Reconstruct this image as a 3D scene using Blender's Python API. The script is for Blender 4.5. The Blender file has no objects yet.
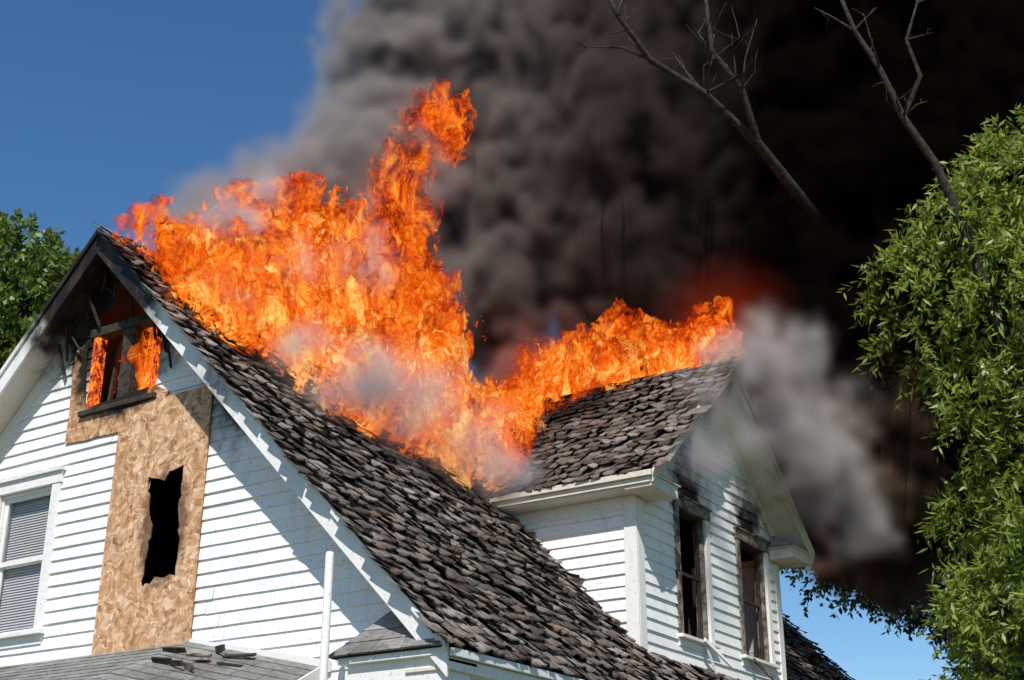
import bpy, bmesh, math, random
import numpy as np
from mathutils import Vector, Matrix, geometry
rnd=random.Random(7); rng=np.random.default_rng(7)
sc=bpy.context.scene
sc.view_settings.view_transform='Standard'; sc.view_settings.look='None'; sc.view_settings.exposure=0
COL=bpy.context.collection
# ------------------------------------------------------------------ helpers
def empty(name,loc=(0,0,0)):
    o=bpy.data.objects.new(name,None);COL.objects.link(o);o.location=loc;return o
def mk(name,verts,faces,mat,parent=None,smooth=False):
    me=bpy.data.meshes.new(name);me.from_pydata([tuple(v) for v in verts],[],[tuple(f) for f in faces]);me.update()
    if mat:me.materials.append(mat)
    o=bpy.data.objects.new(name,me);COL.objects.link(o)
    if parent:o.parent=parent
    if smooth:me.polygons.foreach_set('use_smooth',[True]*len(me.polygons))
    return o
def fastmesh(name,V,F,mat,parent=None,smooth=False):
    V=np.asarray(V,np.float32);F=np.asarray(F,np.int32)
    me=bpy.data.meshes.new(name);me.vertices.add(len(V));me.vertices.foreach_set('co',V.ravel())
    k=F.shape[1];me.loops.add(F.size);me.loops.foreach_set('vertex_index',F.ravel())
    me.polygons.add(len(F));me.polygons.foreach_set('loop_start',np.arange(0,F.size,k,dtype=np.int32))
    me.update(calc_edges=True);me.validate()
    if smooth:me.polygons.foreach_set('use_smooth',[True]*len(me.polygons))
    me.materials.append(mat);o=bpy.data.objects.new(name,me);COL.objects.link(o)
    if parent:o.parent=parent
    return o
def prism(name,pts,vec,mat,parent=None,bev=0):
    pts=[Vector(p) for p in pts];vec=Vector(vec);n=len(pts)
    V=pts+[p+vec for p in pts]
    F=[tuple(range(n)),tuple(range(2*n-1,n-1,-1))]+[(i,(i+1)%n,n+(i+1)%n,n+i) for i in range(n)]
    o=mk(name,V,F,mat,parent)
    bm=bmesh.new();bm.from_mesh(o.data);bmesh.ops.recalc_face_normals(bm,faces=bm.faces);bm.to_mesh(o.data);bm.free()
    if bev:
        m=o.modifiers.new('b','BEVEL');m.width=bev;m.segments=2;m.limit_method='ANGLE'
    return o
def box(name,a,b,mat,parent=None,bev=0.004):
    x0,y0,z0=a;x1,y1,z1=b
    return prism(name,[(x0,y0,z0),(x1,y0,z0),(x1,y1,z0),(x0,y1,z0)],(0,0,z1-z0),mat,parent,bev)
def tube(name,paths,mat,parent=None,seg=7):
    V=[];F=[]
    for path in paths:
        P=[Vector(p[:3]) for p in path];R=[p[3] for p in path];b=len(V)
        for i,p in enumerate(P):
            t=(P[min(i+1,len(P)-1)]-P[max(i-1,0)]).normalized()
            u=t.cross(Vector((.3,.9,.2))).normalized();w=t.cross(u)
            for k in range(seg):
                a=2*math.pi*k/seg;V.append(p+(u*math.cos(a)+w*math.sin(a))*R[i])
        for i in range(len(P)-1):
            for k in range(seg):
                F.append((b+i*seg+k,b+i*seg+(k+1)%seg,b+(i+1)*seg+(k+1)%seg,b+(i+1)*seg+k))
        F.append(tuple(b+(len(P)-1)*seg+k for k in range(seg)))
    return mk(name,V,F,mat,parent,True)
# ------------------------------------------------------------------ materials
class M:
    def __init__(s,name):
        s.m=bpy.data.materials.new(name);s.m.use_nodes=True;s.t=s.m.node_tree;s.t.nodes.clear();s.out=s.t.nodes.new('ShaderNodeOutputMaterial')
    def n(s,typ,ins=None,**kw):
        x=s.t.nodes.new(typ)
        for k,v in kw.items():setattr(x,k,v)
        for k,v in (ins or {}).items():s.set(x.inputs[k],v)
        return x
    def set(s,sock,v):
        if hasattr(v,'is_output'):s.t.links.new(v,sock)
        else:
            if isinstance(v,(tuple,list)) and len(v)==3 and sock.type=='RGBA':v=(*v,1)
            sock.default_value=v
    def math(s,op,a,b=0.,c=0.,clamp=False):
        x=s.n('ShaderNodeMath',operation=op,use_clamp=clamp);s.set(x.inputs[0],a);s.set(x.inputs[1],b);s.set(x.inputs[2],c);return x.outputs[0]
    def mr(s,v,a,b,c=0.,d=1.):
        x=s.n('ShaderNodeMapRange',{'Value':v,'From Min':a,'From Max':b,'To Min':c,'To Max':d},interpolation_type='SMOOTHSTEP');return x.outputs[0]
    def mix(s,f,a,b,blend='MIX'):
        x=s.n('ShaderNodeMix',data_type='RGBA',blend_type=blend);s.set(x.inputs[0],f);s.set(x.inputs[6],a);s.set(x.inputs[7],b);return x.outputs[2]
    def pos(s):return s.n('ShaderNodeNewGeometry').outputs['Position']
    def rpi(s):return s.n('ShaderNodeNewGeometry').outputs['Random Per Island']
    def scale(s,v,sc):
        x=s.n('ShaderNodeVectorMath',operation='MULTIPLY');s.set(x.inputs[0],v);x.inputs[1].default_value=sc;return x.outputs[0]
    def noise(s,v,scale,det=4,rough=.55,dist=0):
        x=s.n('ShaderNodeTexNoise',{'Vector':v,'Scale':scale,'Detail':det,'Roughness':rough,'Distortion':dist});return x.outputs[0]
    def dist(s,v,c):
        x=s.n('ShaderNodeVectorMath',operation='DISTANCE');s.set(x.inputs[0],v);x.inputs[1].default_value=c;return x.outputs['Value']
    def bsdf(s,col,rough=.7,bump=None,bs=.3,bd=.01,spec=.3,**kw):
        b=s.n('ShaderNodeBsdfPrincipled',{'Base Color':col,'Roughness':rough,'Specular IOR Level':spec,**kw})
        if bump is not None:
            bn=s.n('ShaderNodeBump',{'Strength':bs,'Distance':bd,'Height':bump});s.set(b.inputs['Normal'],bn.outputs[0])
        s.set(s.out.inputs[0],b.outputs[0]);return b
def ramp(m,fac,stops):
    r=m.n('ShaderNodeValToRGB',{'Fac':fac});e=r.color_ramp.elements
    while len(e)<len(stops):e.new(.5)
    for x,(p,c) in zip(e,stops):x.position=p;x.color=(*c,1)
    return r.outputs[0]
def charmask(m,pos):
    nz=m.noise(pos,3.5,3,.6);k=None
    for c,r0,r1 in (((.05,.3,8.1),1.0,1.6),((1.95,.4,6.35),.15,.75),((4.3,5.75,6.25),.1,.75),((4.3,7.5,6.2),.1,.75),((2.2,4.4,6.1),.05,.5)):
        d=m.math('ADD',m.dist(pos,c),m.math('MULTIPLY',m.math('SUBTRACT',nz,.5),1.1))
        q=m.mr(d,r0,r1,1,0);k=q if k is None else m.math('MAXIMUM',k,q)
    return k
def paint(name,base=(.78,.78,.76),dirt=.35,charred=True):
    m=M(name);p=m.pos()
    n1=m.noise(m.scale(p,(1,1,.25)),6,3,.65);n2=m.noise(p,38,2,.6)
    col=m.mix(m.mr(n1,.48,.8,0,dirt),base,(.42,.39,.34))
    col=m.mix(m.mr(m.rpi(),0,1,0,.16),col,(.52,.51,.5))
    col=m.mix(m.mr(n2,.62,.70,0,.6),col,(.27,.24,.2))
    if charred:
        k=charmask(m,p);col=m.mix(k,col,m.mix(m.mr(n1,.45,.7),(.010,.008,.007),(.055,.034,.022)))
    m.bsdf(col,.6);return m.m
PAINT=paint('weathered_white_paint',(.88,.88,.86));TRIM=paint('white_trim_paint',(.80,.79,.76),.3)
CREAM=paint('cream_soffit_paint',(.7,.64,.54),.5)
def shingle_mat(name,dark=1.,scorch=True,grey=False):
    m=M(name);p=m.pos();r=m.rpi()
    n1=m.noise(m.scale(p,(1,3.,1)),13,3,.6);n2=m.noise(p,1.1,2,.5);n3=m.noise(p,60,2,.7)
    if grey:c=ramp(m,r,[(0,(.20,.205,.19)),(.5,(.27,.275,.255)),(1,(.34,.34,.32))])
    else:c=ramp(m,r,[(0,(.038,.028,.022)),(.25,(.10,.077,.062)),(.55,(.20,.165,.14)),(.8,(.36,.32,.28)),(1,(.19,.115,.075))])
    c=m.mix(m.mr(n1,.35,.72,.0,.85),c,(.028,.019,.014) if not grey else (.12,.12,.11))
    c=m.mix(m.mr(n3,.52,.70,0,.5),c,(.42,.37,.33))
    c=m.mix(m.mr(n2,.42,.66,0,.45),c,(.05,.037,.03))
    if scorch:
        k=None;nz=m.noise(p,2.3,3,.6)
        for cc,a,b in (((.9,2.2,7.8),1.0,2.2),((1.6,4.8,7.0),.5,2.0),((2.2,6.3,8.1),.5,1.8)):
            q=m.mr(m.math('ADD',m.dist(p,cc),m.math('MULTIPLY',m.math('SUBTRACT',nz,.5),1.7)),a,b,1,0);k=q if k is None else m.math('MAXIMUM',k,q)
        c=m.mix(k,c,(.016,.013,.012))
    m.bsdf(c,.85,n1,.6,.012,.15);return m.m
SHING=shingle_mat('wood_shingles');GREY=shingle_mat('grey_asphalt_shingles',scorch=False,grey=True)
def simple(name,c,r=.8,ns=8,var=.3,c2=None):
    m=M(name);p=m.pos();n=m.noise(p,ns,3,.6);c2=c2 or tuple(x*(1-var) for x in c)
    m.bsdf(m.mix(m.mr(n,.35,.65),c,c2),r);return m.m
DECK=simple('charred_roof_deck',(.03,.024,.02),.9,5)
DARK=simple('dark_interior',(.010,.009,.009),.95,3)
CHARW=simple('charred_wood',(.022,.017,.014),.75,14,c2=(.06,.045,.035))
STAIN=simple('smoke_stained_frame',(.30,.25,.2),.7,9,c2=(.05,.04,.035))
GRASS=simple('grass_ground',(.06,.09,.03),.9,2,c2=(.09,.09,.04))
BLIND=simple('window_blind',(.8,.8,.8),.6,2,.05)
def osb():
    m=M('osb_plywood');p=m.pos();w=m.n('ShaderNodeVectorMath',operation='ADD');m.set(w.inputs[0],p)
    nn=m.n('ShaderNodeTexNoise',{'Vector':p,'Scale':5.});m.set(w.inputs[1],m.scale(nn.outputs[1],(.25,.25,.25)))
    v1=m.n('ShaderNodeTexVoronoi',{'Vector':m.scale(w.outputs[0],(30,1,12)),'Scale':1.,'Randomness':1.})
    v2=m.n('ShaderNodeTexVoronoi',{'Vector':m.scale(w.outputs[0],(13,1,32)),'Scale':1.,'Randomness':1.})
    a=m.n('ShaderNodeSeparateColor',{'Color':v1.outputs['Color']}).outputs[0];b=m.n('ShaderNodeSeparateColor',{'Color':v2.outputs['Color']}).outputs[1]
    f=m.math('MULTIPLY_ADD',a,.5,m.math('MULTIPLY',b,.5))
    c=ramp(m,f,[(0,(.22,.10,.045)),(.3,(.45,.24,.12)),(.65,(.62,.38,.215)),(1,(.84,.63,.44))])
    n=m.noise(p,2.2,5,.6);c=m.mix(m.mr(n,.5,.75,0,.4),c,(.28,.15,.075))
    k=m.mr(m.math('ADD',m.dist(p,(.2,.38,7.3)),m.math('MULTIPLY',m.math('SUBTRACT',m.noise(p,6,4,.6),.5),.5)),.72,.98,1,0)
    c=m.mix(k,c,(.02,.014,.01))
    hole=m.n('ShaderNodeVectorMath',operation='DISTANCE');m.set(hole.inputs[0],m.scale(p,(1.9,1,1)));hole.inputs[1].default_value=(1.08*1.9,.38,5.12)
    k2=m.mr(m.math('ADD',hole.outputs['Value'],m.math('MULTIPLY',m.math('SUBTRACT',m.noise(p,9,4,.6),.5),.5)),.5,.72,.8,0)
    c=m.mix(k2,c,(.09,.045,.025))
    m.bsdf(c,.75,f,.35,.004,.2);return m.m
OSB=osb()
def ember():
    m=M('burning_wood');p=m.pos();n=m.noise(m.scale(p,(1,1,.45)),11,6,.65,1.2);n2=m.noise(p,34,3,.6)
    f=m.math('MULTIPLY_ADD',n2,.35,m.math('MULTIPLY',n,.75))
    b=m.bsdf((.015,.011,.009),.9,n,.5,.02)
    e=ramp(m,f,[(0,(0,0,0)),(.46,(.02,.0,.0)),(.54,(.55,.05,.003)),(.62,(1,.22,.015)),(.75,(1,.5,.08))])
    m.set(b.inputs['Emission Color'],e);b.inputs['Emission Strength'].default_value=1.2;m.m.cycles.emission_sampling='NONE';return m.m
EMBER=ember()
def glass():
    m=M('window_glass');b=m.bsdf((.05,.06,.07),.06,None,spec=.6);b.inputs['Alpha'].default_value=.16;return m.m
GLASS=glass()
# ------------------------------------------------------------------ house dimensions
H=8.6;mm=1.03;W=4.9;L=13.0;GY=.4
xd=4.661;yd=6.39;Hd=8.104;m2=.866;wd=2.324;He=6.091;xw=4.278;yw=4.377;yw2=8.403
E=H-mm*W
house=empty('burning_house')
def clap(name,o,u,n,z0,z1,bounds,holes,exp=.134,mat=PAINT):
    o=Vector(o);u=Vector(u);n=Vector(n);V=[];F=[]
    z=z0
    while z<z1:
        za,zb=z,min(z+exp,z1)
        b0=bounds(za);b1=bounds(zb)
        z+=exp
        if b0 is None or b1 is None:continue
        segs=[(b0[0],b0[1],b1[0],b1[1])]
        for (h0,h1,g0,g1) in holes:
            if g1<=za+.02 or g0>=zb-.02:continue
            ns=[]
            for s in segs:
                lo=min(s[0],s[2]);hi=max(s[1],s[3])
                if h1<=lo or h0>=hi:ns.append(s);continue
                if h0>lo:ns.append((s[0],h0,s[2],h0))
                if h1<hi:ns.append((h1,s[1],h1,s[3]))
            segs=ns
        fin=[]
        for s in segs:
            if s[1]-s[0]<.02 and s[3]-s[2]<.02:continue
            a,c=s[0],s[2];e0,e1=s[1],s[3]
            while True:
                w=rnd.uniform(1.4,3.6)
                if a+w<min(e0,e1)-.4 and abs(a-c)<.3:
                    fin.append((a,a+w,c,a+w));a=c=a+w+.003
                else:
                    fin.append((a,e0,c,e1));break
        for s in fin:
            t=.024+rnd.uniform(-.003,.006);sg=rnd.uniform(-.006,.006);k=max(2,int((s[1]-s[0])/.35)+1)
            b=len(V)
            for i in range(k+1):
                f=i/k;ua=s[0]+(s[1]-s[0])*f;ub=s[2]+(s[3]-s[2])*f;w=rnd.uniform(-.0025,.0025)+sg*(f-.5)
                P=o+u*ua;Q=o+u*ub
                V+= [Vector((P.x,P.y,za+w)),Vector((P.x,P.y,za+w))+n*t,Vector((Q.x,Q.y,zb+.006))+n*.004]
            for i in range(k):
                q=b+3*i;F+= [(q,q+3,q+4,q+1),(q+1,q+4,q+5,q+2)]
    return mk(name,V,F,mat,house)
WT=.34
def gb(z):
    if z>H-WT-.03:return None
    w=(H-WT-z)/mm;w=min(w,4.45);return (-w,w)
winL=(-1.62,-.74,4.27,5.86);att=(-.36,.72,6.62,7.5);plyh=(.78,1.36,4.5,5.75)
clap('gable_clapboards',(0,GY,0),(1,0,0),(0,-1,0),0.3,H-WT,gb,[winL,att,plyh,(-.3,.42,7.5,7.78),(-.12,.2,7.78,8.0)])
def db(z):
    w=(Hd-.10-z)/m2
    if w<.05:return None
    return (max(yw,yd-w),min(yw2,yd+w))
W1=(5.42,6.14,4.52,6.02);W2=(7.14,7.94,4.52,5.98)
clap('dormer_face_clapboards',(xw,0,0),(0,1,0),(1,0,0),3.9,Hd-.1,db,[W1,W2])
def sb(z):
    a=(H-z)/mm-.06;return (a,xw) if a<xw-.02 else None
clap('dormer_side_clapboards',(0,yw,0),(1,0,0),(0,-1,0),4.1,6.0,sb,[])
clap('dormer_far_side_clapboards',(0,yw2,0),(1,0,0),(0,1,0),4.1,6.0,sb,[])
clap('east_wall_clapboards',(4.45,0,0),(0,1,0),(1,0,0),.3,3.42,lambda z:(GY,L-.4),[])
box('foundation',(-4.42,GY+.03,0),(4.42,L-.43,.32),simple('concrete_foundation',(.35,.34,.32)),house)
prism('rear_gable_wall',[(-4.44,L-.4,.3),(4.44,L-.4,.3),(4.44,L-.4,3.6),(0,L-.4,H-.3),(-4.44,L-.4,3.6)],(0,-.1,0),PAINT,house)
box('west_wall',(-4.45,GY+.05,.3),(-4.35,L-.5,3.6),PAINT,house)
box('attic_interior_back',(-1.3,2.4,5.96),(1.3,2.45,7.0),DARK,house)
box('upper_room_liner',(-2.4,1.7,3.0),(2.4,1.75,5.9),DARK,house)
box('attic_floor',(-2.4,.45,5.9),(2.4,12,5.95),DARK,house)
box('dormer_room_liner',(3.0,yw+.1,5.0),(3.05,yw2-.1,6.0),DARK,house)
# ---- roofs
th=.06
def slab(name,pts,mat,th=th):return prism(name,pts,(0,0,-th*1.4),mat,house)
slab('main_roof_deck_east',[(0,0,H-.02),(W,0,E-.02),(W,L,E-.02),(0,L,H-.02)],DECK)
slab('main_roof_deck_west',[(-.002,0,H-.02),(-W,0,E-.02),(-W,L,E-.02),(-.002,L,H-.02)],DECK)
for s,nm in((1,'east'),(-1,'west')):
    prism('rake_soffit_'+nm,[(0.003*s,.0,H-.115),(W*s,.0,E-.115),(W*s,GY-.005,E-.115),(0.003*s,GY-.005,H-.115)],(0,0,-.022),CREAM,house)
    prism('rake_board_'+nm,[(0.002*s,-.03,H+.0),(W*s,-.03,E+.0),(W*s,-.03,E-.27),(0.002*s,-.03,H-.30)],(0,.028,0),TRIM,house,.004)
    prism('rake_crown_'+nm,[(0.002*s,-.06,H+.005),(W*s,-.06,E+.005),(W*s,-.06,E-.07),(0.002*s,-.06,H-.07)],(0,.029,0),TRIM,house,.004)
    prism('rake_frieze_'+nm,[(0.002*s,GY-.032,H-.145),(W*s*.9,GY-.032,H-mm*W*.9-.145),(W*s*.9,GY-.032,H-mm*W*.9-.36),(0.002*s,GY-.032,H-.36)],(0,.03,0),TRIM,house,.003)
box('east_eave_soffit',(4.46,.0,E-.2),(W-.03,L,E-.17),CREAM,house)
box('east_eave_fascia',(W-.028,.0,E-.2),(W,L,E-.03),TRIM,house)
box('east_eave_crown',(W+.002,.0,E-.1),(W+.05,L,E-.035),TRIM,house)
box('east_frieze',(4.475,GY,E-.42),(4.5,L-.4,E-.203),TRIM,house)
box('corner_board_a',(4.33,GY-.03,.3),(4.49,GY-.002,E-.2),TRIM,house)
box('cornice_return_box',(3.84,.02,E-.30),(4.86,GY-.035,E-.06),TRIM,house)
box('cornice_return_crown',(3.78,-.04,E-.085),(4.872,GY-.036,E-.03),TRIM,house)
prism('cornice_return_bed',[(3.9,.1,E-.42),(4.5,.1,E-.42),(4.5,GY-.04,E-.42),(3.9,GY-.04,E-.42)],(0,0,.118),TRIM,house)
def shingled_patch(name,A,B,C,D,mat,exp=.13,wid=(.2,.34),rough=.3,thick=.008):
    A,B,C,D=map(Vector,(A,B,C,D));n=(B-A).cross(D-A).normalized()
    hgt=((D+C)/2-(A+B)/2).length;rows=max(1,int(hgt/exp));V=[];F=[]
    for r in range(rows):
        f0=r/rows;f1=min(1,(r+1.25)/rows)
        a0=A.lerp(D,f0);b0=B.lerp(C,f0);a1=A.lerp(D,f1);b1=B.lerp(C,f1);ln=(b0-a0).length
        if ln<.05:continue
        u=-rnd.random()*.2
        while u<ln:
            w=rnd.uniform(*wid);s,e=max(0,u)/ln,min(ln,u+w-.006)/ln;u+=w
            if e<=s:continue
            l=thick*1.6+rnd.random()*.008*rough;k=len(V);jit=(a0-a1).normalized()*rnd.uniform(0,.012)
            V+=[a0.lerp(b0,s)+n*l+jit,a0.lerp(b0,e)+n*l+jit,a1.lerp(b1,e)+n*.003,a1.lerp(b1,s)+n*.003,a0.lerp(b0,s)-n*.003+jit,a0.lerp(b0,e)-n*.003+jit]
            F+=[(k,k+1,k+2,k+3),(k+4,k+5,k+1,k)]
    return mk(name,V,F,mat,house)
ez=E-.03;rt0=(4.1,GY-.04,3.99);rt1=(4.5,GY-.04,3.99);rx=3.72
prism('cornice_return_roof_core',[(rx,-.06,ez),(4.88,-.06,ez),(4.88,GY-.04,ez),(rx,GY-.04,ez)],(0,0,.012),DECK,house)
mk('cornice_return_roof_deck',[(rx,-.06,ez+.012),(4.88,-.06,ez+.012),rt1,rt0,(rx,GY-.04,ez+.012)],[(0,1,2,3),(4,0,3)],DECK,house)
shingled_patch('cornice_return_shingles',(rx-.02,-.08,ez+.013),(4.88,-.08,ez+.013),rt1,rt0,GREY,.13)
shingled_patch('cornice_return_hip_shingles',(rx-.02,GY-.04,ez+.013),(rx-.02,-.08,ez+.013),(4.09,GY-.05,3.99),(4.09,GY-.045,3.99),GREY,.13)
# ---- wood shingle field
def shakes(name,o,u,d,n,ulen,dlen,keep,exp=.145,wid=(.12,.21),mat=SHING):
    o,u,d,n=[np.array(v,float) for v in(o,u,d,n)];V=[];F=[];rows=int(dlen/exp)
    NU=4;NV=3
    for r in range(rows+1):
        base=dlen+.03-r*exp
        x=-rnd.random()*.1-.03
        while x<ulen+.03:
            w=rnd.uniform(*wid);c=o+u*(x+w/2)+d*(base-.07)
            if keep(c) and rnd.random()>.02:
                lift=.026+abs(rnd.gauss(0,.022));cup=rnd.gauss(.012,.016);tk=rnd.uniform(.010,.02);j=rnd.uniform(-.02,.02);ln=exp*1.9;tw=rnd.gauss(0,.01);sk=rnd.gauss(0,.016)
                gp=rnd.uniform(.004,.018);b=len(V)
                for iv in range(NV+1):
                    fv=iv/NV
                    for iu in range(NU+1):
                        fu=iu/NU
                        hh=.004+(lift)*(1-fv)**1.3+cup*(2*fu-1)**2*(1-fv)+tw*(2*fu-1)*(1-fv)
                        du=(x+gp/2+(w-gp)*fu)+sk*fv
                        dd=base+j+ (sk*(fu-.5)) -ln*fv+ (rnd.uniform(-.006,.006) if iv==0 else 0)
                        V.append(o+u*du+d*dd+n*(hh+tk))
                for iu in range(NU+1):
                    V.append(V[b+iu]-n*tk*1.3)
                for iv in range(NV):
                    for iu in range(NU):
                        q=b+iv*(NU+1)+iu;F.append((q,q+1,q+NU+2,q+NU+1))
                t=b+(NV+1)*(NU+1)
                for iu in range(NU):F.append((t+iu,t+iu+1,b+iu+1,b+iu))
            x+=w
    return fastmesh(name,V,F,mat,house)
L1=math.hypot(1,mm);de=np.array([1/L1,0,-mm/L1]);ne=np.array([mm/L1,0,1/L1])
def keep_main(c):
    x,y,z=c
    if x>xw-.02 and x<5.2 and yw+.0<y<yw2:
        return x>xw+.05
    if yw<y<yw2 :
        zr=Hd-m2*abs(y-yd)
        if z<zr-.0 and x<xw:return False
    if x<.35 and 1.5<y<7:return rnd.random()<.5
    return True
shakes('main_roof_shingles_east',(0,-.07,H-.02),(0,1,0),de,ne,L+.1,W*L1+.02,keep_main)
L2=math.hypot(1,m2);dd=np.array([0,-1/L2,-m2/L2]);nd=np.array([0,-m2/L2,1/L2])
def keep_d(c):
    x,y,z=c;return z>H-mm*x+.03 and x>0.3
shakes('dormer_roof_shingles',(.3,yd,Hd-.02),(1,0,0),dd,nd,xd-.3+.03,wd*L2+.02,keep_d)
hx=(H-Hd)/mm;ex=(H-He)/mm
slab('dormer_roof_deck_south',[(hx,yd-.001,Hd-.02),(xd,yd-.001,Hd-.02),(xd,yd-wd,He-.02),(ex,yd-wd,He-.02)],DECK)
slab('dormer_roof_deck_north',[(hx,yd+.001,Hd-.02),(xd,yd+.001,Hd-.02),(xd,yd+wd,He-.02),(ex,yd+wd,He-.02)],DECK)
tube('ridge_cap',[[(hx,yd,Hd+.0,.035),(2.5,yd,Hd+.005,.035),(xd+.03,yd,Hd+.0,.035)]],DECK,house)
for s,nm in((-1,'south'),(1,'north')):
    prism('dormer_rake_soffit_'+nm,[(xw+.03,yd+.003*s,Hd-.115),(xw+.03,yd+wd*s,He-.115),(xd-.001,yd+wd*s,He-.115),(xd-.001,yd+.003*s,Hd-.115)],(0,0,-.02),CREAM,house)
    prism('dormer_rake_board_'+nm,[(xd,yd+.002*s,Hd),(xd,yd+wd*s,He),(xd,yd+wd*s,He-.15),(xd,yd+.002*s,Hd-.22)],(.028,0,0),CREAM,house,.004)
    prism('dormer_rake_crown_'+nm,[(xd+.029,yd+.002*s,Hd+.005),(xd+.029,yd+wd*s,He+.005),(xd+.029,yd+wd*s,He-.05),(xd+.029,yd+.002*s,Hd-.06)],(.025,0,0),CREAM,house,.003)
    prism('dormer_frieze_'+nm,[(xw+.022,yd+.002*s,Hd-.14),(xw+.022,yd+wd*s*.86,Hd-m2*wd*.86-.14),(xw+.022,yd+wd*s*.86,Hd-m2*wd*.86-.32),(xw+.022,yd+.002*s,Hd-.34)],(.022,0,0),CREAM,house,.003)
    ye=yd+wd*s;yi=(yw if s<0 else yw2)
    a,b=sorted((ye,yi));box('dormer_eave_soffit_'+nm,(2.6,a+.002,He-.17),(xw+.05,b+.001,He-.145),CREAM,house)
    a,b=sorted((ye,ye+.022*s));box('dormer_eave_fascia_'+nm,(ex-.02,a,He-.15),(xd-.002,b,He-.03),CREAM,house)
    a,b=sorted((ye+.023*s,ye+.06*s));box('dormer_eave_crown_'+nm,(ex-.05,a,He-.085),(xd+.03,b,He-.02),CREAM,house)
    a,b=sorted((ye-.0*s,ye-.66*s))
    box('dormer_return_'+nm,(xw+.046,a+.003,He-.19),(xd-.003,b,He-.055),CREAM,house)
    box('dormer_return_crown_'+nm,(xw+.047,a-.02,He-.054),(xd+.024,b+.03,He-.03),CREAM,house)
    zz=He-.029
    mk('dormer_return_roof_'+nm,[(xd+.03,ye,zz),(xd+.03,ye-.7*s,zz),(xw+.05,ye-.5*s,zz+.2),(xw+.05,ye,zz+.2),(xw+.05,ye-.7*s,zz)],[(0,1,2,3),(1,4,2)],GREY,house)
    a,b=sorted((yi,yi-.15*s))
    box('dormer_corner_board_'+nm,(xw+.003,a-.0,3.8),(xw+.032,b,He-.19),TRIM,house)
box('dormer_corner_board_side',(xw-.13,yw-.03,4.0),(xw+.031,yw-.002,He-.171),TRIM,house)
prism('dormer_side_frieze',[(2.6,yw-.026,He-.171),(xw-.132,yw-.026,He-.171),(xw-.132,yw-.026,He-.33),(2.72,yw-.026,He-.33)],(0,.024,0),TRIM,house,.003)
def dwin(nm,y0,y1,z0,z1,broken):
    w=empty(nm);w.parent=house;X=xw
    c=.105
    box('casing_left',(X+.0,y0-c,z0-.02),(X+.04,y0,z1+.0),STAIN if broken else TRIM,w)
    box('casing_right',(X+.0,y1,z0-.02),(X+.04,y1+c,z1+.0),TRIM,w)
    box('head_casing',(X+.0,y0-c-.02,z1+.001),(X+.05,y1+c+.02,z1+.13),STAIN,w)
    box('head_cap',(X+.0,y0-c-.04,z1+.131),(X+.075,y1+c+.04,z1+.155),STAIN,w)
    box('sill',(X-.05,y0-c-.03,z0-.06),(X+.09,y1+c+.03,z0-.021),TRIM,w)
    box('apron',(X+.0,y0-c,z0-.15),(X+.03,y1+c,z0-.061),TRIM,w)
    box('jamb_l',(X-.13,y0,z0),(X-.002,y0+.025,z1),STAIN,w);box('jamb_r',(X-.13,y1-.025,z0),(X-.002,y1,z1),STAIN,w);box('head_jamb',(X-.13,y0+.026,z1-.025),(X-.002,y1-.026,z1),CHARW,w)
    for q,(a,b,e,g) in enumerate(((y0+.026,y0+.075,z0,z1-.026),(y1-.075,y1-.026,z0,z1-.026))):box('sash_stile_%d'%q,(X-.09,a,e),(X-.05,b,g),CHARW,w)
    box('meeting_rail',(X-.088,y0+.076,(z0+z1)/2-.02),(X-.052,y1-.076,(z0+z1)/2+.02),CHARW,w)
    for i in range(5):
        yy=rnd.uniform(y0+.05,y1-.1);l=rnd.uniform(.1,.35)
        prism('shard_%d'%i,[(X-.06,yy,z0+.0),(X-.06,yy+rnd.uniform(.03,.08),z0),(X-.05,yy+rnd.uniform(0,.05),z0+l)],(.008,0,0),CHARW,w)
    return w
dwin('dormer_window_a',*W1,True);dwin('dormer_window_b',*W2,True)
def plank(name,a,b,w,t,mat,parent):
    a,b=Vector(a),Vector(b);d=(b-a).normalized();s=d.cross(Vector((1,.2,.1))).normalized()*w/2
    return prism(name,[a-s,a+s,b+s*rnd.uniform(.6,1),b-s],d.cross(s).normalized()*t,mat,parent,.002)
plank('hanging_trim_a',(xw+.12,5.8,4.5),(xw+.2,6.35,4.25),.05,.02,TRIM,house)
plank('hanging_trim_b',(xw+.11,7.2,4.46),(xw+.16,7.9,4.2),.05,.02,STAIN,house)
plank('hanging_trim_c',(xw+.1,5.9,4.42),(xw+.15,6.15,3.95),.045,.02,TRIM,house)
w=empty('gable_window');w.parent=house
x0,x1,z0,z1=winL;Y=GY
box('casing_left',(x0-.13,Y-.045,z0),(x0,Y,z1),TRIM,w);box('casing_right',(x1,Y-.045,z0),(x1+.13,Y,z1),TRIM,w)
box('head_casing',(x0-.15,Y-.055,z1+.001),(x1+.15,Y,z1+.13),TRIM,w);box('head_cap',(x0-.18,Y-.09,z1+.131),(x1+.18,Y,z1+.16),TRIM,w)
box('sill',(x0-.17,Y-.10,z0-.05),(x1+.17,Y+.05,z0-.001),TRIM,w);box('apron',(x0-.13,Y-.035,z0-.15),(x1+.13,Y,z0-.051),TRIM,w)
for nm,a,b in(('jamb_l',(x0,Y,z0),(x0+.03,Y+.14,z1)),('jamb_r',(x1-.03,Y,z0),(x1,Y+.14,z1)),('jamb_t',(x0+.031,Y,z1-.03),(x1-.031,Y+.14,z1))):box(nm,a,b,TRIM,w)
zm=(z0+z1)/2-.02
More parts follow.
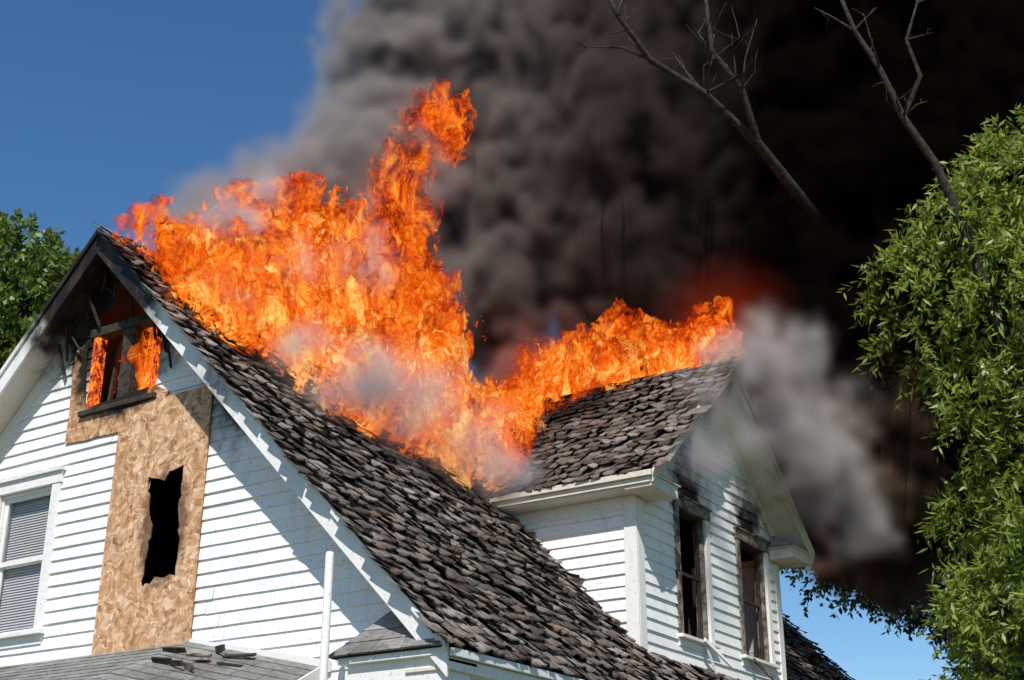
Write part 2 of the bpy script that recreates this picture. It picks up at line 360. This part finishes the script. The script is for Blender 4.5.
for nm,ya,a,b in(('upper',.03,zm,z1-.03),('lower',.065,z0,zm+.05)):
    box(nm+'_stile_l',(x0+.031,Y+ya,a),(x0+.08,Y+ya+.03,b),TRIM,w);box(nm+'_stile_r',(x1-.08,Y+ya,a),(x1-.031,Y+ya+.03,b),TRIM,w)
    box(nm+'_rail_b',(x0+.081,Y+ya,a),(x1-.081,Y+ya+.03,a+.055),TRIM,w);box(nm+'_rail_t',(x0+.081,Y+ya,b-.05),(x1-.081,Y+ya+.03,b),TRIM,w)
    box(nm+'_glass',(x0+.081,Y+ya+.012,a+.056),(x1-.081,Y+ya+.016,b-.051),GLASS,w,0)
V=[];F=[];z=z0+.02
while z<z1:
    k=len(V);V+=[(x0+.04,Y+.12,z),(x1-.04,Y+.12,z),(x1-.04,Y+.138,z+.034),(x0+.04,Y+.138,z+.034)];F.append((k,k+1,k+2,k+3));z+=.03
mk('blind_slats',V,F,BLIND,w)
def holed(name,outer,hole,y,th,mat):
    loops=[[Vector((x,z,0)) for x,z in outer]]+([[Vector((x,z,0)) for x,z in hole]] if hole else [])
    tr=geometry.tessellate_polygon(loops);P=[p for l in loops for p in l]
    o=mk(name,[(p.x,y,p.y) for p in P],tr,mat,house)
    bm=bmesh.new();bm.from_mesh(o.data);bmesh.ops.recalc_face_normals(bm,faces=bm.faces);bm.to_mesh(o.data);bm.free()
    s=o.modifiers.new('s','SOLIDIFY');s.thickness=th;s.offset=0;return o
def jag(pts,amp=.02,step=.07):
    out=[]
    for i in range(len(pts)):
        a=np.array(pts[i]);b=np.array(pts[(i+1)%len(pts)]);n=max(1,int(np.linalg.norm(b-a)/step))
        for k in range(n):out.append(tuple(a+(b-a)*k/n+(np.array([rnd.uniform(-amp,amp),rnd.uniform(-amp,amp)]))))
    return out
holed('plywood_sheet',[(.254,6.53),(.23,3.9),(1.60,3.9),(1.607,6.55)],jag([(.79,5.67),(1.02,5.62),(1.08,5.72),(1.30,5.72),(1.28,5.3),(1.33,4.9),(1.33,4.62),(1.05,4.60),(.85,4.53),(.86,4.85),(.93,5.1),(.86,5.35)],.022,.06),GY-.05,.014,OSB)
holed('plywood_sheet_attic',jag([(-.62,6.3),(.235,6.27),(.7,6.4),(.95,6.6),(.72,6.72),(.1,6.68),(-.36,6.66),(-.42,7.1),(-.45,7.45),(-.64,7.42)],.012,.15),None,GY-.034,.012,OSB)
aw=empty('attic_window');aw.parent=house
x0,x1,z0,z1=att
box('frame_left',(x0-.0,Y-.03,z0),(x0+.07,Y+.1,z1),EMBER,aw);box('frame_right',(x1-.09,Y-.04,z0),(x1,Y+.1,z1+.05),EMBER,aw)
box('mullion',(.12,Y-.03,z0+.02),(.30,Y+.1,z1),CHARW,aw);box('frame_head',(x0-.05,Y-.05,z1),(x1+.08,Y+.1,z1+.1),CHARW,aw)
box('sill',(x0-.05,Y-.09,z0-.06),(x1+.05,Y+.06,z0-.001),CHARW,aw)
for i in range(7):
    xx=x0+.1+i*.135;plank('burning_lath_%d'%i,(xx,Y+.2+.03*(i%3),z0-.1),(xx+rnd.uniform(-.1,.1),Y+.24+.03*(i%3),z1+.05),rnd.uniform(.05,.1),.03,EMBER if i%3 else CHARW,aw)
for i in range(20):
    xx=rnd.uniform(-.9,.95);zt=H-WT-abs(xx)*mm+.02;plank('burnt_strip_%d'%i,(xx,Y-.05-rnd.random()*.2,zt),(xx+rnd.uniform(-.2,.2),Y-.07-rnd.random()*.05,zt-rnd.uniform(.15,.5)),rnd.uniform(.02,.07),.01,CHARW,house)
# ---- porch
pz=3.93
A_=(-5,.37,pz);B_=(1.62,.37,pz);C_=(3.25,.37,3.56)
run=1.9;dr=.85
A2=(-5,.37-run,pz-dr);B2=(1.62,.37-run,pz-dr);C2=(3.6,.37-run,pz-dr-.42)
mk('porch_roof_deck',[A_,B_,C_,C2,B2,A2],[(5,4,1,0),(4,3,2,1)],DECK,house)
shingled_patch('porch_roof_shingles',A2,B2,B_,A_,GREY,.14,(.25,.36));shingled_patch('porch_roof_shingles_side',B2,C2,C_,B_,GREY,.14,(.25,.36))
prism('porch_wall_flashing',[(1.5,.345,pz+.05),(3.36,.345,3.60),(3.36,.345,3.5),(1.5,.345,pz-.02)],(0,.025,0),TRIM,house)
prism('porch_side_barge',[(3.26,.36,3.57),(3.62,.37-run,pz-dr-.41),(3.62,.37-run,pz-dr-.6),(3.26,.36,3.34)],(.03,0,0),TRIM,house)
box('porch_fascia',(-5,.37-run-.03,pz-dr-.2),(1.62,.37-run,pz-dr-.01),TRIM,house)
for i,x in enumerate((-4.8,-2.6,-.4,1.8,3.4)):
    tube('porch_post_%d'%i,[[(x,-1.3,0.3,.07),(x,-1.3,2.6,.06)]],TRIM,house,10)
box('porch_floor',(-5,-1.6,0),(3.6,.36,.3),simple('porch_planks',(.3,.29,.27)),house)
for i in range(9):
    x=rnd.uniform(1.5,2.6);y=rnd.uniform(-.25,.25);zz=pz-(max(0,x-1.62)*.21)-(.37-y)*.447+.03
    plank('fallen_debris_%d'%i,(x,y,zz),(x+rnd.uniform(.1,.35),y+rnd.uniform(-.1,.1),zz+rnd.uniform(.0,.06)-.06),rnd.uniform(.03,.1),.02,rnd.choice([CHARW,STAIN,CHARW]),house)
pipe=tube('vent_pipe',[[(3.856,-.3,0,.036),(3.856,-.3,2.5,.036),(3.856,-.3,4.35,.036),(3.856,-.3,4.37,.03)]],TRIM,None,14)
# ------------------------------------------------------------------ ground, world
mk('ground',[(-600,-600,0),(600,-600,0),(600,600,0),(-600,600,0)],[(0,1,2,3)],GRASS)
sd=Vector((.35,-.62,.78)).normalized()
wd_=bpy.data.worlds.new('World');sc.world=wd_;wd_.use_nodes=True;nt=wd_.node_tree
bg=nt.nodes['Background'];sk=nt.nodes.new('ShaderNodeTexSky');sk.sky_type='NISHITA';sk.sun_disc=False
sk.sun_elevation=math.asin(sd.z);sk.sun_rotation=math.atan2(sd.x,sd.y);sk.air_density=1.0;sk.dust_density=.1;sk.ozone_density=3.
hsv=nt.nodes.new('ShaderNodeHueSaturation');hsv.inputs['Saturation'].default_value=1.22;nt.links.new(sk.outputs[0],hsv.inputs['Color'])
nt.links.new(hsv.outputs[0],bg.inputs[0]);bg.inputs[1].default_value=.118
sl=bpy.data.lights.new('sun','SUN');sl.energy=5;sl.angle=math.radians(.5);sl.color=(1,.95,.88);so=bpy.data.objects.new('sun',sl);COL.objects.link(so)
so.rotation_euler=sd.to_track_quat('Z','Y').to_euler()
# ------------------------------------------------------------------ volumes
def volume(name,puffs,bmin,bmax,vox,warps,dens_fn,mat,sm=.0,iso=None):
    g=bpy.data.node_groups.new(name,'GeometryNodeTree');g.interface.new_socket('Geometry',in_out='OUTPUT',socket_type='NodeSocketGeometry')
    N=g.nodes;Lk=g.links
    def put(sock,v):
        if hasattr(v,'is_output'):Lk.new(v,sock)
        else:sock.default_value=v
    def ma(op,a,b=0.,c=0.,clamp=False):
        x=N.new('ShaderNodeMath');x.operation=op;x.use_clamp=clamp;put(x.inputs[0],a);put(x.inputs[1],b);put(x.inputs[2],c);return x.outputs[0]
    def vm(op,a,b=(0,0,0)):
        x=N.new('ShaderNodeVectorMath');x.operation=op;put(x.inputs[0],a)
        if op=='SCALE':put(x.inputs['Scale'],b)
        else:put(x.inputs[1],b)
        return x.outputs['Value'] if op in('DISTANCE','DOT_PRODUCT') else x.outputs['Vector']
    def noise(v,s,det=3,rough=.5,dist=0,color=False):
        x=N.new('ShaderNodeTexNoise');put(x.inputs['Vector'],v);x.inputs['Scale'].default_value=s;x.inputs['Detail'].default_value=det;x.inputs['Roughness'].default_value=rough;x.inputs['Distortion'].default_value=dist
        return x.outputs[1] if color else x.outputs[0]
    p=N.new('GeometryNodeInputPosition').outputs[0];q=p
    for s,a,st in warps:
        q=vm('ADD',q,vm('SCALE',vm('SUBTRACT',noise(vm('MULTIPLY',p,st),s,2,.5,0,True),(.5,.5,.5)),a))
    v=None
    for x,y,z,r in puffs:
        d=ma('MULTIPLY_ADD',vm('DISTANCE',q,(x,y,z)),-1./r,1.)
        v=d if v is None else (ma('SMOOTH_MAX',v,d,sm) if sm else ma('MAXIMUM',v,d))
    out=dens_fn(p,q,v,ma,vm,noise)
    vc=N.new('GeometryNodeVolumeCube');put(vc.inputs['Density'],out);vc.inputs['Min'].default_value=bmin;vc.inputs['Max'].default_value=bmax
    for i,a in enumerate('XYZ'):vc.inputs['Resolution '+a].default_value=int((bmax[i]-bmin[i])/vox)
    src=vc.outputs[0]
    if iso:
        jn=N.new('GeometryNodeJoinGeometry')
        for k,t in enumerate(iso):
            vm_=N.new('GeometryNodeVolumeToMesh');Lk.new(src,vm_.inputs['Volume']);vm_.inputs['Threshold'].default_value=t
            st=N.new('GeometryNodeStoreNamedAttribute');st.data_type='FLOAT';st.domain='POINT';st.inputs['Name'].default_value='layer'
            [s for s in st.inputs if s.name=='Value' and s.enabled][0].default_value=float(k)
            Lk.new(vm_.outputs[0],st.inputs[0]);Lk.new(st.outputs[0],jn.inputs[0])
        ss=N.new('GeometryNodeSetShadeSmooth');Lk.new(jn.outputs[0],ss.inputs[0]);src=ss.outputs[0]
    sm_=N.new('GeometryNodeSetMaterial');sm_.inputs['Material'].default_value=mat;Lk.new(src,sm_.inputs[0])
    go=N.new('NodeGroupOutput');Lk.new(sm_.outputs[0],go.inputs[0])
    me=bpy.data.meshes.new(name);me.materials.append(mat);o=bpy.data.objects.new(name,me);COL.objects.link(o)
    md=o.modifiers.new('v','NODES');md.node_group=g;return o
def fire_mat():
    m=M('flames');p=m.pos()
    w=m.n('ShaderNodeTexNoise',{'Vector':m.scale(p,(1,1,.6)),'Scale':1.6,'Detail':2.});q=m.n('ShaderNodeVectorMath',operation='ADD');m.set(q.inputs[0],m.scale(p,(1.5,1.3,.7)));m.set(q.inputs[1],m.scale(w.outputs[1],(1.6,1.6,1.0)))
    q=q.outputs[0]
    n1=m.noise(q,1.8,4,.62,.6);n2=m.noise(q,6.,4,.65,1.1)
    rd=m.math('SUBTRACT',1.,m.math('ABSOLUTE',m.math('MULTIPLY_ADD',n2,6.,-3.)),0.,True)
    T=m.math('ADD',m.mr(n1,.36,.68,0,.70),m.math('MULTIPLY',m.math('POWER',rd,1.5),.38))
    lw=m.n('ShaderNodeLayerWeight',{'Blend':.5}).outputs['Facing']
    lay=m.n('ShaderNodeAttribute',attribute_name='layer').outputs['Fac']
    z=m.n('ShaderNodeSeparateXYZ',{'Vector':p}).outputs[2]
    T2=m.math('ADD',m.math('MULTIPLY_ADD',lw,-.25,T),m.math('ADD',m.math('MULTIPLY_ADD',lay,.07,-.07),m.mr(z,7.2,10.5,.07,-.14)))
    c=ramp(m,T2,[(0,(.09,.007,.001)),(.2,(.36,.02,.002)),(.38,(.85,.085,.004)),(.58,(1.05,.20,.011)),(.78,(1.2,.42,.045)),(.96,(1.4,.85,.28))])
    amx=m.math('MULTIPLY_ADD',lay,.42,.52)
    n3=m.n('ShaderNodeSeparateColor',{'Color':w.outputs[1]}).outputs[2]
    al=m.math('MULTIPLY',m.math('MULTIPLY',m.mr(m.math('MULTIPLY_ADD',m.math('SUBTRACT',n3,.5),1.8,T),.14,.52,.0,1.),amx),m.mr(lw,.2,.9,1,0))
    e=m.n('ShaderNodeEmission',{'Color':c,'Strength':1.});t=m.n('ShaderNodeBsdfTransparent')
    x=m.n('ShaderNodeMixShader',{0:al});m.set(x.inputs[1],t.outputs[0]);m.set(x.inputs[2],e.outputs[0]);m.set(m.out.inputs[0],x.outputs[0]);m.m.cycles.emission_sampling='NONE';return m.m
FP=[(1.0,.35,7.85,.35),(1.3,.8,7.65,.5),(1.65,1.5,7.25,.55),(1.1,2.2,8.1,.75),(1.8,2.9,7.25,.72),(1.0,3.2,8.6,.74),(1.8,3.7,7.1,.62),(2.05,4.2,6.75,.5),(.9,3.9,8.9,.55),
(.35,.45,8.5,.3),(.5,1.2,8.75,.42),(.4,2.,9.1,.5),(.4,2.9,9.4,.5),(.4,3.8,9.7,.5),(.4,4.5,10.3,.42),(.4,4.9,11.1,.4),(.4,5.15,11.8,.33),(.4,5.5,12.5,.34),(.4,5.8,13.1,.26),
(2.0,4.7,6.95,.42),(2.05,5.2,7.25,.38),(1.9,5.8,7.75,.36),(1.9,6.5,8.4,.44),(2.4,6.8,8.55,.5),(3.0,7.0,8.65,.5),(3.5,7.2,8.8,.44),(3.9,7.4,9.0,.34),(4.2,7.6,9.3,.2),(.2,.75,7.05,.35)]
def fdens(p,q,v,ma,vm,noise):
    sh=vm('MULTIPLY',q,(1.5,1.25,.55))
    n=noise(sh,2.4,5,.62,.9);r=ma('ABSOLUTE',ma('MULTIPLY_ADD',n,4.,-2.))
    g=noise(vm('MULTIPLY',p,(1,1,.6)),1.1,3,.55,.4)
    vv=ma('MULTIPLY_ADD',ma('SUBTRACT',g,.5),2.8,v)
    return ma('MULTIPLY_ADD',r,-.85,ma('ADD',vv,.66))
volume('fire',FP,(-.8,-.3,6.0),(5.0,8.9,14.4),.05,[(1.0,1.0,(1,1,.6)),(2.6,.55,(1,1,.6))],fdens,fire_mat(),iso=(.12,.55))
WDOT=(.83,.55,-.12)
def smoke_colour(m,p):
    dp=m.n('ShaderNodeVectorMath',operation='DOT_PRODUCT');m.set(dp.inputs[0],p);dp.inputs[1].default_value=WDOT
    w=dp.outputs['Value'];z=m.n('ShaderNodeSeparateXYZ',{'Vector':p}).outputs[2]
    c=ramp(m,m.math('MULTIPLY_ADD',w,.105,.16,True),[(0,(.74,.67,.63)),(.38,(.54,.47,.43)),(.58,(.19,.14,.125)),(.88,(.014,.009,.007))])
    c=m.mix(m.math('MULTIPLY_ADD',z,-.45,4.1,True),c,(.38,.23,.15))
    return c,w
def smoke_mat():
    m=M('smoke');d=m.n('ShaderNodeAttribute',attribute_name='density').outputs['Fac'];p=m.pos();c,w=smoke_colour(m,p)
    g=m.math('ADD',m.math('MULTIPLY_ADD',m.dist(p,(3.8,8.2,9.4)),-.75,1.,True),m.math('MULTIPLY_ADD',m.dist(p,(1.6,6.6,8.7)),-.6,1.,True))  # fire's red light on the smoke, put in as emission fading with distance
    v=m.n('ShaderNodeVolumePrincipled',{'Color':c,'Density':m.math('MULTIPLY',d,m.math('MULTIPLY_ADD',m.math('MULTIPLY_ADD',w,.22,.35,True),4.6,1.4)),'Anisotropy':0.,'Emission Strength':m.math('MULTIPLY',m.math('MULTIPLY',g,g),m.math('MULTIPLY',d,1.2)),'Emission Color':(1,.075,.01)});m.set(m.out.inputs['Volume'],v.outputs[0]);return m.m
SOOT=M('dense_soot');SOOT.bsdf((.012,.009,.008),1.,spec=0.);SOOT=SOOT.m
SP=[(-.3,1.2,9.2,.5),(-.3,2.4,9.8,.8),(-.4,3.5,10.4,1.0),(-.5,5.2,11.5,1.3),(-.6,6.1,13.,1.4),(-.5,6.4,14.8,1.6),(-.2,7.0,16.3,1.7),(-.5,5.5,9.8,1.3),(.9,7.6,8.6,1.2),
(0,7.5,11,1.7),(0,8,13,1.9),(.5,8.4,15,2.2),(.8,9,16.5,2.),(2,8.7,10.6,1.7),(2.3,9,13,2.2),(2.8,9.5,15.2,2.3),(3.2,10,16.6,2.2),(4.3,9.5,10.2,1.8),(5,10,12.4,2.1),(5.5,10,14.6,2.3),(6,10.2,16.3,2.2),
(6.2,10,9.4,1.7),(7,10.7,11,1.9),(7.8,10.9,13,2.1),(8.5,11.2,15.2,2.3),(5.6,9.8,7.9,1.3),(6.1,10.6,7.1,1.0),(7.3,10.8,8.3,1.4),(4.2,10.4,8.4,1.4),(4.5,10.9,7.2,1.1),(4.,10.6,9.8,1.4),(5.1,10.6,6.5,.8)]
def abase(p,q,v,ma,vm,noise):
    n=noise(p,.75,4,.58,.3);n=ma('ABSOLUTE',ma('MULTIPLY_ADD',n,2.,-1.))
    n2=noise(p,2.2,3,.58);n2=ma('ABSOLUTE',ma('MULTIPLY_ADD',n2,2.,-1.))
    a=ma('ADD',v,ma('MULTIPLY_ADD',n,-2.3,.36));return ma('MULTIPLY_ADD',n2,-.7,a)
def sdens(p,q,v,ma,vm,noise):
    return ma('MULTIPLY',abase(p,q,v,ma,vm,noise),4.5,clamp=True)
def cdens(p,q,v,ma,vm,noise):
    w=vm('DOT_PRODUCT',p,WDOT)
    return ma('SUBTRACT',v,ma('MULTIPLY_ADD',w,-.35,.9,True))
SW=[(.5,1.2,(1,1,1)),(1.4,.6,(1,1,1))];sb0,sb1=(-3,-.2,5.3),(9.6,12.6,16.6)
smoke=empty('smoke')
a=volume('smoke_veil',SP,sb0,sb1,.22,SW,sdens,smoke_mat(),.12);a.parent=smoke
a=volume('smoke_core',SP,sb0,sb1,.3,SW,cdens,SOOT,.12,iso=(.52,));a.parent=smoke
def steam_mat():
    m=M('pale_smoke');d=m.n('ShaderNodeAttribute',attribute_name='density').outputs['Fac'];x=m.n('ShaderNodeSeparateXYZ',{'Vector':m.pos()}).outputs[0]
    c=m.mix(m.math('MULTIPLY_ADD',x,.5,-1.5,True),(.97,.96,.96),(.94,.87,.80))
    v=m.n('ShaderNodeVolumePrincipled',{'Color':c,'Density':m.math('MULTIPLY',d,7.),'Anisotropy':0.});m.set(m.out.inputs['Volume'],v.outputs[0]);return m.m
TP=[(2.1,1.0,7.0,.42),(2.45,1.6,6.8,.52),(2.7,2.3,6.6,.58),(2.85,3.1,6.4,.54),(1.6,.5,7.7,.34),(1.7,1.3,8.3,.4),(1.3,.8,8.7,.38),(1.9,2.1,8.5,.4),(1.4,2.9,9.3,.42),(1.0,1.6,9.3,.4),(2.8,3.9,6.35,.42),
(4.8,5.4,7.2,.4),(4.9,6.0,7.9,.5),(5.0,6.6,8.0,.65),(5.1,7.2,7.5,.72),(5.1,7.8,7.1,.75),(5.2,8.4,6.7,.72),(5.1,8.0,7.8,.7),(4.8,5.9,6.9,.4),(4.7,5.1,6.6,.35),(5.2,7.3,8.3,.5)]
def tdens(p,q,v,ma,vm,noise):
    n=noise(p,1.6,5,.65,.8)
    return ma('MULTIPLY',ma('ADD',v,ma('MULTIPLY_ADD',n,3.4,-1.62)),.9,clamp=True)
volume('steam',TP,(.8,.0,5.6),(6.2,9.6,10.),.2,[(1.0,1.1,(1,1,1)),(2.5,.35,(1,1,1))],tdens,steam_mat(),.1)
# ------------------------------------------------------------------ trees
def leafmat(name,c1,c2,c3,tr=(.18,.26,.03)):
    m=M(name);r=m.rpi();c=ramp(m,r,[(0,c1),(.5,c2),(1,c3)]);p=m.pos();n=m.noise(p,.9,2,.5);c=m.mix(m.mr(n,.4,.65,0,.35),c,c1)
    d=m.n('ShaderNodeBsdfPrincipled',{'Base Color':c,'Roughness':.42,'Specular IOR Level':.5});t=m.n('ShaderNodeBsdfTranslucent',{'Color':m.mix(.6,c,tr)})
    x=m.n('ShaderNodeMixShader',{0:.4});m.set(x.inputs[1],d.outputs[0]);m.set(x.inputs[2],t.outputs[0]);m.set(m.out.inputs[0],x.outputs[0]);return m.m
BARK=simple('bark',(.09,.07,.055),.9,12);DEADB=simple('dead_bark',(.05,.04,.035),.9,12,c2=(.018,.014,.012))
def crown(name,clumps,nt,nl,ls,lw,droop,mat,parent,tl=.7):
    wts=np.array([c[3]**2 for c in clumps]);wts/=wts.sum()
    P=[];D=[]
    for (x,y,z,r),wt in zip(clumps,wts):
        k=int(nt*wt)
        a=rng.normal(size=(k,3));a/=np.linalg.norm(a,axis=1)[:,None];a[:,2]*=.8
        rr=r*rng.uniform(.35,1.,k)**.6
        base=np.array([x,y,z])+a*rr[:,None]
        dirn=a+rng.normal(size=(k,3))*.45;dirn/=np.linalg.norm(dirn,axis=1)[:,None]
        tlk=tl*rng.uniform(.5,1.2,k)*(.5+.5*min(r,1.4)/1.4)
        for i in range(nl):
            f=(i+.5)/nl
            pos=base+dirn*(tlk*f)[:,None];pos[:,2]-=droop*tlk*f*f*1.2
            t=dirn.copy();t[:,2]-=droop*2.4*f;t/=np.linalg.norm(t,axis=1)[:,None]
            P.append(pos+rng.normal(size=(k,3))*.025);D.append(t)
    P=np.concatenate(P);D=np.concatenate(D);n=len(P)
    s=rng.normal(size=(n,3));s-= (s*D).sum(1)[:,None]*D;s/=np.linalg.norm(s,axis=1)[:,None]
    ld=D*.55+s*rng.uniform(.5,1,(n,1))+np.array([0,0,-.25*droop]);ld/=np.linalg.norm(ld,axis=1)[:,None]
    sd_=np.cross(ld,rng.normal(size=(n,3)));sd_/=np.linalg.norm(sd_,axis=1)[:,None]
    l=ls*rng.uniform(.6,1.25,(n,1));w=lw*rng.uniform(.7,1.2,(n,1))
    V=np.stack([P,P+ld*l*.45+sd_*w*.5,P+ld*l,P+ld*l*.45-sd_*w*.5],1).reshape(-1,3)
    F=np.arange(4*n).reshape(-1,4)
    return fastmesh(name,V,F,mat,parent)
def limb(a,b,r0,r1,n=6,wob=.12):
    a,b=np.array(a,float),np.array(b,float);L_=np.linalg.norm(b-a);out=[]
    for i in range(n+1):
        f=i/n;p=a+(b-a)*f+ (rng.normal(size=3)*wob*L_*.12 if 0<i<n else 0);out.append((*p,r0+(r1-r0)*f))
    return out
LG=leafmat('bright_leaves',(.12,.17,.025),(.23,.31,.055),(.34,.41,.10),(.48,.6,.08))
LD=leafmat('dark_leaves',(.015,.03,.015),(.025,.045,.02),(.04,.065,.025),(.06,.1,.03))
LM=leafmat('mid_leaves',(.08,.12,.02),(.13,.19,.035),(.18,.25,.05))
t=empty('ash_tree')
T=(9.6,10.2)
spec=[(6.6,8.6,9.6,.6),(6.5,8.8,8.9,.55),(7.3,8.7,10.3,.7),(8.1,9.,11.0,.8),(9.0,9.6,11.6,.9),(7.8,8.8,9.3,.85),(7.2,9,8.0,.6),(8.4,9,8.1,.9),(9.2,9,9.8,1.0),(7.5,9.1,6.9,.5),(8.0,9.1,5.9,.75),(8.8,9.2,6.8,.9),(7.8,9.3,4.9,.6),(8.7,9.4,5.0,.8),(7.6,9.4,3.9,.5),(8.4,9.5,3.4,.8),(9.6,9.5,7.6,1.2),(9.8,10,10.6,1.1),(9.6,9.8,5.6,1.1),(10.4,10.4,9,1.4),(10.5,10.5,6.5,1.4),(9.2,11,12.6,.8),(10,11,12.9,1.0),(9.25,8.8,13.3,.35),(9.6,9,13.0,.5),(8.6,8.9,10.2,.5),(9.2,9.4,3.2,.9),(8.2,9.2,7.2,.5),
(6.7,9.4,6.5,.45),(6.9,9.4,5.3,.6),(6.5,9.5,4.5,.4),(6.8,9.5,3.9,.5),(7.2,9.5,3.3,.6)]
crown('foliage',spec,8600,14,.16,.045,.45,LG,t,.7)
crown('inner_foliage',[(9.4,10.6,8,2.0),(9.6,10.8,5,1.8),(8.6,10.6,6,1.5),(9.8,10.8,11,1.4),(8.2,10.2,8.8,1.1),(8.3,10.6,4.4,1.3),(7.8,10.4,7.2,.8),(7.4,10.6,4.8,1.1),(7.3,10.7,3.4,1.)],2300,12,.17,.05,.4,LD,t,.6)  # shade inside the crown put into the colour by darker leaves
tube('branches',[[(*T,0,.3),(9.7,10.1,3,.26),(9.5,10.2,6,.2),(9.5,10,9,.12),(9.6,10,11.5,.04)]]+[limb((9.6,10.1,z0),(x,y,z),.08,.012) for (x,y,z,r),z0 in zip(spec,[max(2.4,s[2]-1.6) for s in spec])],BARK,t)
t=empty('background_tree')
spec2=[(0.9,21,9.6,1.1),(1.9,21.5,10.2,1.3),(2.7,22,9.2,1.3),(1.6,21.6,8.8,1.0),(3.6,22,9.8,1.6),(3.4,22,7.8,1.2),(4.6,22.5,8.4,1.8),(0.2,21,8.9,.7),(4.4,22,6.4,1.4),(5.6,22,7,1.8),(4,22,5,1.3),(5.2,22,4.6,1.6),(3.0,21.5,10.8,1.1),(5,22,10.5,1.8),(1.2,21,8.3,.6),(2.4,21.6,7.9,.8)]
crown('foliage',spec2,4900,12,.17,.09,.4,LD,t,.6)
tube('branches',[[(4.8,22.5,0,.3),(4.7,22.3,5,.22),(4.2,22,8,.12),(3.6,22,10,.04)]]+[limb((4.6,22.3,6),s[:3],.08,.02) for s in spec2],BARK,t)
t=empty('maple_tree')
spec3=[(-12.6,8.0,13.4,1.3),(-13.8,8,14.4,1.5),(-12.0,8.4,12.2,1.3),(-11.6,8.6,14.1,.8),(-13.5,8,12,1.5),(-12.8,8,14.9,.9),(-11.2,8.8,13.2,.8),(-15,8,13,2),(-12.5,8,10.8,1.5)]
crown('foliage',spec3,3200,12,.17,.11,.3,LM,t,.55)
tube('branches',[[(-13.5,8,0,.35),(-13.4,8,7,.25),(-13.2,8,11,.12),(-13,8,14,.03)]]+[limb((-13.4,8,9),s[:3],.08,.02) for s in spec3],BARK,t)
t=empty('dead_tree')
main=[(7.9,9.5,0,.24),(7.8,9.3,5,.19),(7.6,8.7,8.5,.14)]
b1=[(7.6,8.7,8.5,.10),(7.45,8.1,9.8,.08),(7.27,7.6,10.8,.062),(7.0,7.3,11.45,.055),(6.85,7.0,12.1,.045),(6.62,6.8,12.7,.038),(6.5,6.5,13.4,.024)]
b2=[(7.6,8.7,8.5,.11),(6.6,10.4,8.8,.10),(5.8,10.4,10.0,.10),(5.3,9.6,10.7,.10),(5.15,8.2,11.15,.09),(4.98,7.1,11.6,.078),(4.60,6.25,12.1,.062),(4.15,5.5,12.4,.05),(3.92,5.0,12.95,.04),(3.75,4.7,13.6,.026)]
b3=[(4.98,7.1,11.6,.065),(5.05,6.5,12.15,.05),(4.75,6.2,12.75,.042),(4.85,5.9,13.5,.024)]
b4=[(7.0,7.3,11.45,.04),(7.32,7.2,11.95,.034),(7.22,7.1,12.5,.026),(7.45,7.0,12.95,.014)]
paths=[main,b1,b2,b3,b4]
def twigs(path,i0,n,lr,r):
    for i in range(n):
        k=rnd.randint(i0,len(path)-1);p=path[k];a=np.array(p[:3]);d=rng.normal(size=3);d[2]=abs(d[2])+.5;d/=np.linalg.norm(d);l=rnd.uniform(*lr)
        mid=a+d*l*.5+rng.normal(size=3)*.1*l;e=mid+(d+rng.normal(size=3)*.4)*l*.5
        paths.append([(*a,r),(*mid,r*.65),(*e,r*.25)])
        for j in range(2):
            f=mid+(e-mid)*rnd.random();g=f+(d+rng.normal(size=3)*.7)*l*.3;paths.append([(*f,r*.4),(*((f+g)/2+rng.normal(size=3)*.02),r*.3),(*g,r*.12)])
twigs(b1,3,10,(.3,.8),.02);twigs(b2,6,18,(.4,1.2),.024);twigs(b3,1,8,(.3,.9),.02);twigs(b4,1,5,(.2,.5),.016)
tube('limbs',paths,DEADB,t,6)
# ------------------------------------------------------------------ camera
f=1384.951;a=math.radians(22.254);ro=math.radians(.133);yy=math.radians(33.33)
fh=Vector((-math.sin(yy),math.cos(yy),0));R=Vector((math.cos(yy),math.sin(yy),0));U=Vector((0,0,1))
Fw=fh*math.cos(a)+U*math.sin(a);Up=-fh*math.sin(a)+U*math.cos(a);R2=R*math.cos(ro)+Up*math.sin(ro);U2=-R*math.sin(ro)+Up*math.cos(ro)
cd=bpy.data.cameras.new('camera');cd.sensor_width=36;cd.lens=f/1024*36;cd.clip_end=3000;cam=bpy.data.objects.new('camera',cd);COL.objects.link(cam)
mat=Matrix((( R2.x,U2.x,-Fw.x),(R2.y,U2.y,-Fw.y),(R2.z,U2.z,-Fw.z))).to_4x4();mat.translation=Vector((11.465,-9.077,1.6));cam.matrix_world=mat
sc.camera=cam
